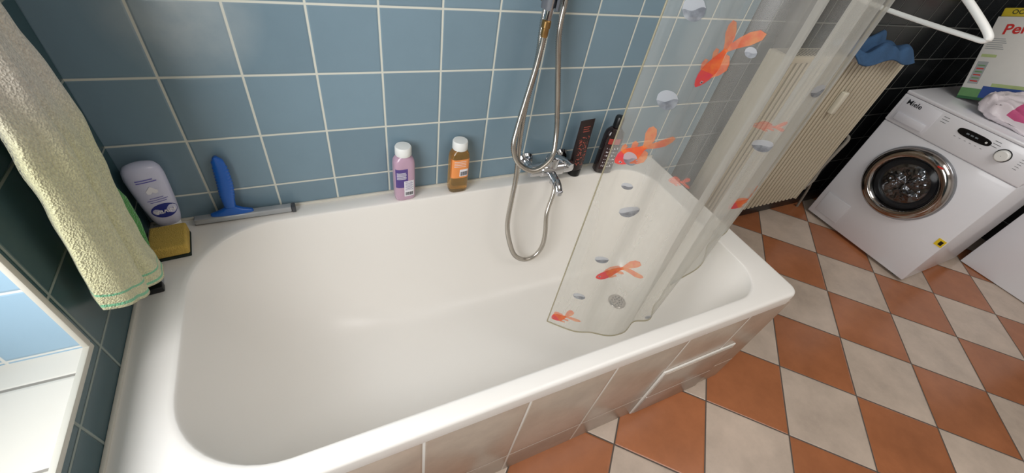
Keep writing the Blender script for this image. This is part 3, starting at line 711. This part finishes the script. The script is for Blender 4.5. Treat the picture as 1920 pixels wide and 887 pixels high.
f0=[bm.verts.new((-.3031,-.045+y,.744+z)) for y,z in vs]; f1=[bm.verts.new((-.3050,-.045+y*.98,.744+z*.96)) for y,z in vs]
for i in range(n_): bm.faces.new((f0[i],f0[(i+1)%n_],f1[(i+1)%n_],f1[i]))
bm.faces.new(f1); fin(bm,"display",mat("display_black",(16,16,18),.12),wm)
M_dgp=mat("dark_grey_print",(40,42,48),.5)
bm=bmesh.new()
def pfn(cy,cz,x=-.3036): return lambda a,b_:(x,cy-a,cz+b_)
addtext(bm,"Miele",.032,pfn(.235,.757,-.3050),0,True)
fin(bm,"lettering",M_dgp,wm,recalc=False)
bm=bmesh.new()
for i in range(3): 
    for yy in (.09,-.125): box(bm,-.3035,-.3031,yy-.012-.006*(i%2),yy+.012,.765-.012*i,.767-.012*i)
for i in range(6): box(bm,-.3035,-.3031,-.10+i*.022,-.092+i*.022,.713,.7145)
for i in range(6): box(bm,-.3035,-.3031,-.247,-.232,.700+i*.011,.7015+i*.011)
lathe(bm,[(.0045,0),(.001,0)],n=12,axis='x',org=(-.3056,-.095,.744),mi=1,cap=False)
for i in range(3): box(bm,-.3056,-.3051,-.062+i*.018,-.050+i*.018,.741,.747,mi=2)
fin(bm,"panel_print",[mat("grey_panel_print",(90,92,98),.5),M_white,mat("lcd_grey",(120,128,132),.4)],wm,recalc=False)
bm=bmesh.new(); box(bm,-.3030,-.2985,.13,.27,.050,.180,bev=.002); fin(bm,"filter_flap",mat("flap_white",(222,222,226),.3,var=.01),wm)
bm=bmesh.new(); box(bm,-.3005,-.2981,-.297,-.262,.262,.300,mi=0); box(bm,-.3012,-.3006,-.290,-.275,.270,.292,mi=1)
fin(bm,"warning_sticker",[mat("yellow_sticker",(240,205,40),.5),M_black],wm)
bx("red_sticker",(-.3385,-.3365,-.062,-.036,.577,.585),mat("red_sticker",(215,60,50),.5),wm,bev=.0005)
cb=thing("white_cabinet","white low cabinet with plain door beside the washing machine","cabinet",(3.78,-1.0,0))
bx("body",(.018,.44,-.30,.28,0,.82),M_appl,cb,bev=.003)
bx("door",(0,.0179,-.299,.279,.004,.80),M_appl,cb,bev=.003)
bm=bmesh.new(); sweep(bm,crs([(0,-.25,.62),(-.025,-.25,.63),(-.025,-.25,.72),(0,-.25,.73)],5),.005,n=10); fin(bm,"handle",M_chrome,cb)
# ---------------------------------------------------------------- things on the machine
TILT=math.radians(-17)
dbx=thing("detergent_box","white laundry detergent carton with red lettering and green base","detergent box",(3.38,-.205,.805),(TILT,0,0))
M_card=mat("white_card",(226,224,218),.45,var=.03)
bm=bmesh.new(); box(bm,0,.10,-.24,0,0,.36,bev=.002)
fin(bm,"carton",M_card,dbx)
bm=bmesh.new()
def quad(y0,y1,z0,z1,mi,x=-.0006): 
    V=[bm.verts.new((x,y,z)) for y,z in ((y0,z0),(y1,z0),(y1,z1),(y0,z1))]; f=bm.faces.new(V); f.material_index=mi
quad(-.24,0,.012,.05,1); quad(-.24,-.10,.05,.08,2); quad(-.22,-.075,.012,.065,3,-.0009); quad(-.24,0,0,.012,4); quad(-.050,-.012,.07,.17,5); quad(-.065,-.012,.19,.202,2,-.0009)
for i in range(6): quad(-.075+.005*(i%3),-.010,.225+i*.0085,.228+i*.0085,5,-.0009)
for i in range(6): quad(-.045,-.018,.08+i*.014,.085+i*.014,1 if i%2 else 0,-.0010)
addtext(bm,"Persil",.058,lambda a,b_:(-.0011,-.105-a,.312+b_+a*.10),0,True)
fin(bm,"carton_print",[mat("red_print",(204,44,40),.45),mat("green_print",(104,150,96),.45,var=.2,scale=40),mat("light_green_print",(176,192,132),.45,var=.2),mat("blue_print",(50,80,150),.45,var=.1),mat("dark_green_print",(50,100,64),.45),mat("grey_print",(160,164,164),.5)],dbx,recalc=False)
R_=Matrix.Rotation(TILT,4,'X')
pp=Vector((3.38,-.205,.805))+R_@Vector((.005,-.06,.3605))
yb=thing("yellow_package","small yellow package lying on top of the detergent carton","package",tuple(pp),(TILT,0,0))
bx("carton",(0,.09,-.05,.055,0,.035),mat("yellow_card",(206,184,50),.45,var=.08),yb,bev=.004)
bm=bmesh.new(); addtext(bm,"OO",.026,lambda a,b_:(-.0006,.002-a,.018+b_),0,True)
fin(bm,"carton_print",mat("olive_print",(60,64,30),.5),yb,recalc=False)
bg=thing("detergent_bag","crumpled white plastic refill bag with pink and blue print","bag",(3.292,-.485,.8035))
bm=bmesh.new()
bmesh.ops.create_uvsphere(bm,u_segments=72,v_segments=40,radius=1)
for v in bm.verts:
    p=v.co.copy(); e=.6
    q=Vector((sgn(p.x)*abs(p.x)**e*.070,sgn(p.y)*abs(p.y)**e*.165,sgn(p.z)*abs(p.z)**e*.050))
    q+=Vector((noise.noise(p*3.5+Vector((9,0,0)))*.010,noise.noise(p*2.5+Vector((0,9,0)))*.014,noise.noise(p*3)*.020+abs(noise.noise(p*6))*.012+.02*p.x)); q.z+=.058; q.z=max(q.z,.001); v.co=q
for f in bm.faces:
    c_=f.calc_center_median()
    if c_.z>.040 and -.125<c_.y<.03 and c_.x<.03: f.material_index=1
    if c_.z>.045 and -.09<c_.y<-.03 and c_.x<.0: f.material_index=2
fin(bm,"bag_body",[mat("bag_white",(232,222,226),.3,var=.04,bump=.3,bscale=30),mat("pink_print",(206,90,136),.3,var=.2),mat("blue_bag_print",(70,76,160),.3,var=.1)],bg,ang=80)
# ---------------------------------------------------------------- clothes hanger
hg=thing("clothes_hanger","white plastic clothes hanger hanging from the drying rod","hanger",(1.95,-.362,1.205))
fr_=[(0,.18,0),(0,.10,-.002),(0,0,-.003),(0,-.10,-.002),(0,-.18,0),(0,-.205,.001),(0,-.212,.008),(0,-.203,.018),(0,-.17,.038),(0,-.105,.072),(0,-.04,.100),(0,0,.108),(0,.04,.100),(0,.105,.072),(0,.17,.038),(0,.203,.018),(0,.212,.008),(0,.205,.001)]
bm=bmesh.new(); ptsf=crs(fr_,6,closed=True)
sweep(bm,ptsf,lambda t_,i:(.0060,.0060) if ptsf[i].z<.006 else (.008,.014),n=12,closed=True)
fin(bm,"hanger_frame",M_white,hg,ang=80)
bm=bmesh.new(); sweep(bm,crs([(0,0,.105),(0,0,.15),(0,.012,.165),(0,.024,.185),(0,.018,.208),(0,0,.216),(0,-.018,.208),(0,-.022,.195)],6),.003,n=10)
fin(bm,"hook",M_chrome,hg)
dr=thing("drying_rod","thin white drying rod fixed to the wall","rod",(4.249,-.362,1.408))
bm=bmesh.new(); lathe(bm,[(.02,0),(.02,-.006),(.006,-.01),(.006,-2.4)],n=16,axis='x'); fin(bm,"rod_tube",M_white,dr)
# ---------------------------------------------------------------- lights
def area(name,loc,rot,sx,sy,en,col=(1,1,1)):
    l=bpy.data.lights.new(name,'AREA'); l.shape='RECTANGLE'; l.size=sx; l.size_y=sy; l.energy=en; l.color=col
    o=bpy.data.objects.new(name,l); COL.objects.link(o); o.location=loc; o.rotation_euler=rot; return o
area("window_daylight",(-.198,-1.0,1.36),(0,math.radians(-90),0),.94,.86,22,(.985,.99,1))
area("ceiling_fill",(2.2,-1.5,2.45),(0,0,0),1.6,1.0,21,(1,.98,.955))  # unseen fill light added to lift the room, no fixture behind it
w=bpy.data.worlds.new("World"); scene.world=w; w.use_nodes=True; w.node_tree.nodes["Background"].inputs[0].default_value=(.8,.85,.9,1); w.node_tree.nodes["Background"].inputs[1].default_value=.3
# ---------------------------------------------------------------- camera
cam=bpy.data.cameras.new("Camera"); cam.sensor_width=36; cam.sensor_fit='HORIZONTAL'; cam.lens=769.13/1920*36; cam.clip_start=.02
co=bpy.data.objects.new("Camera",cam); COL.objects.link(co)
r=Vector((.90152,-.40407,.15490)); up=Vector((.18182,.67851,.71174)); bk=-Vector((.39269,.61348,-.68516))
mtx=Matrix((r,up,bk)).transposed().to_4x4(); mtx.translation=Vector((.4172,-1.0468,1.3764)); co.matrix_world=mtx
scene.camera=co
scene.view_settings.view_transform='Standard'
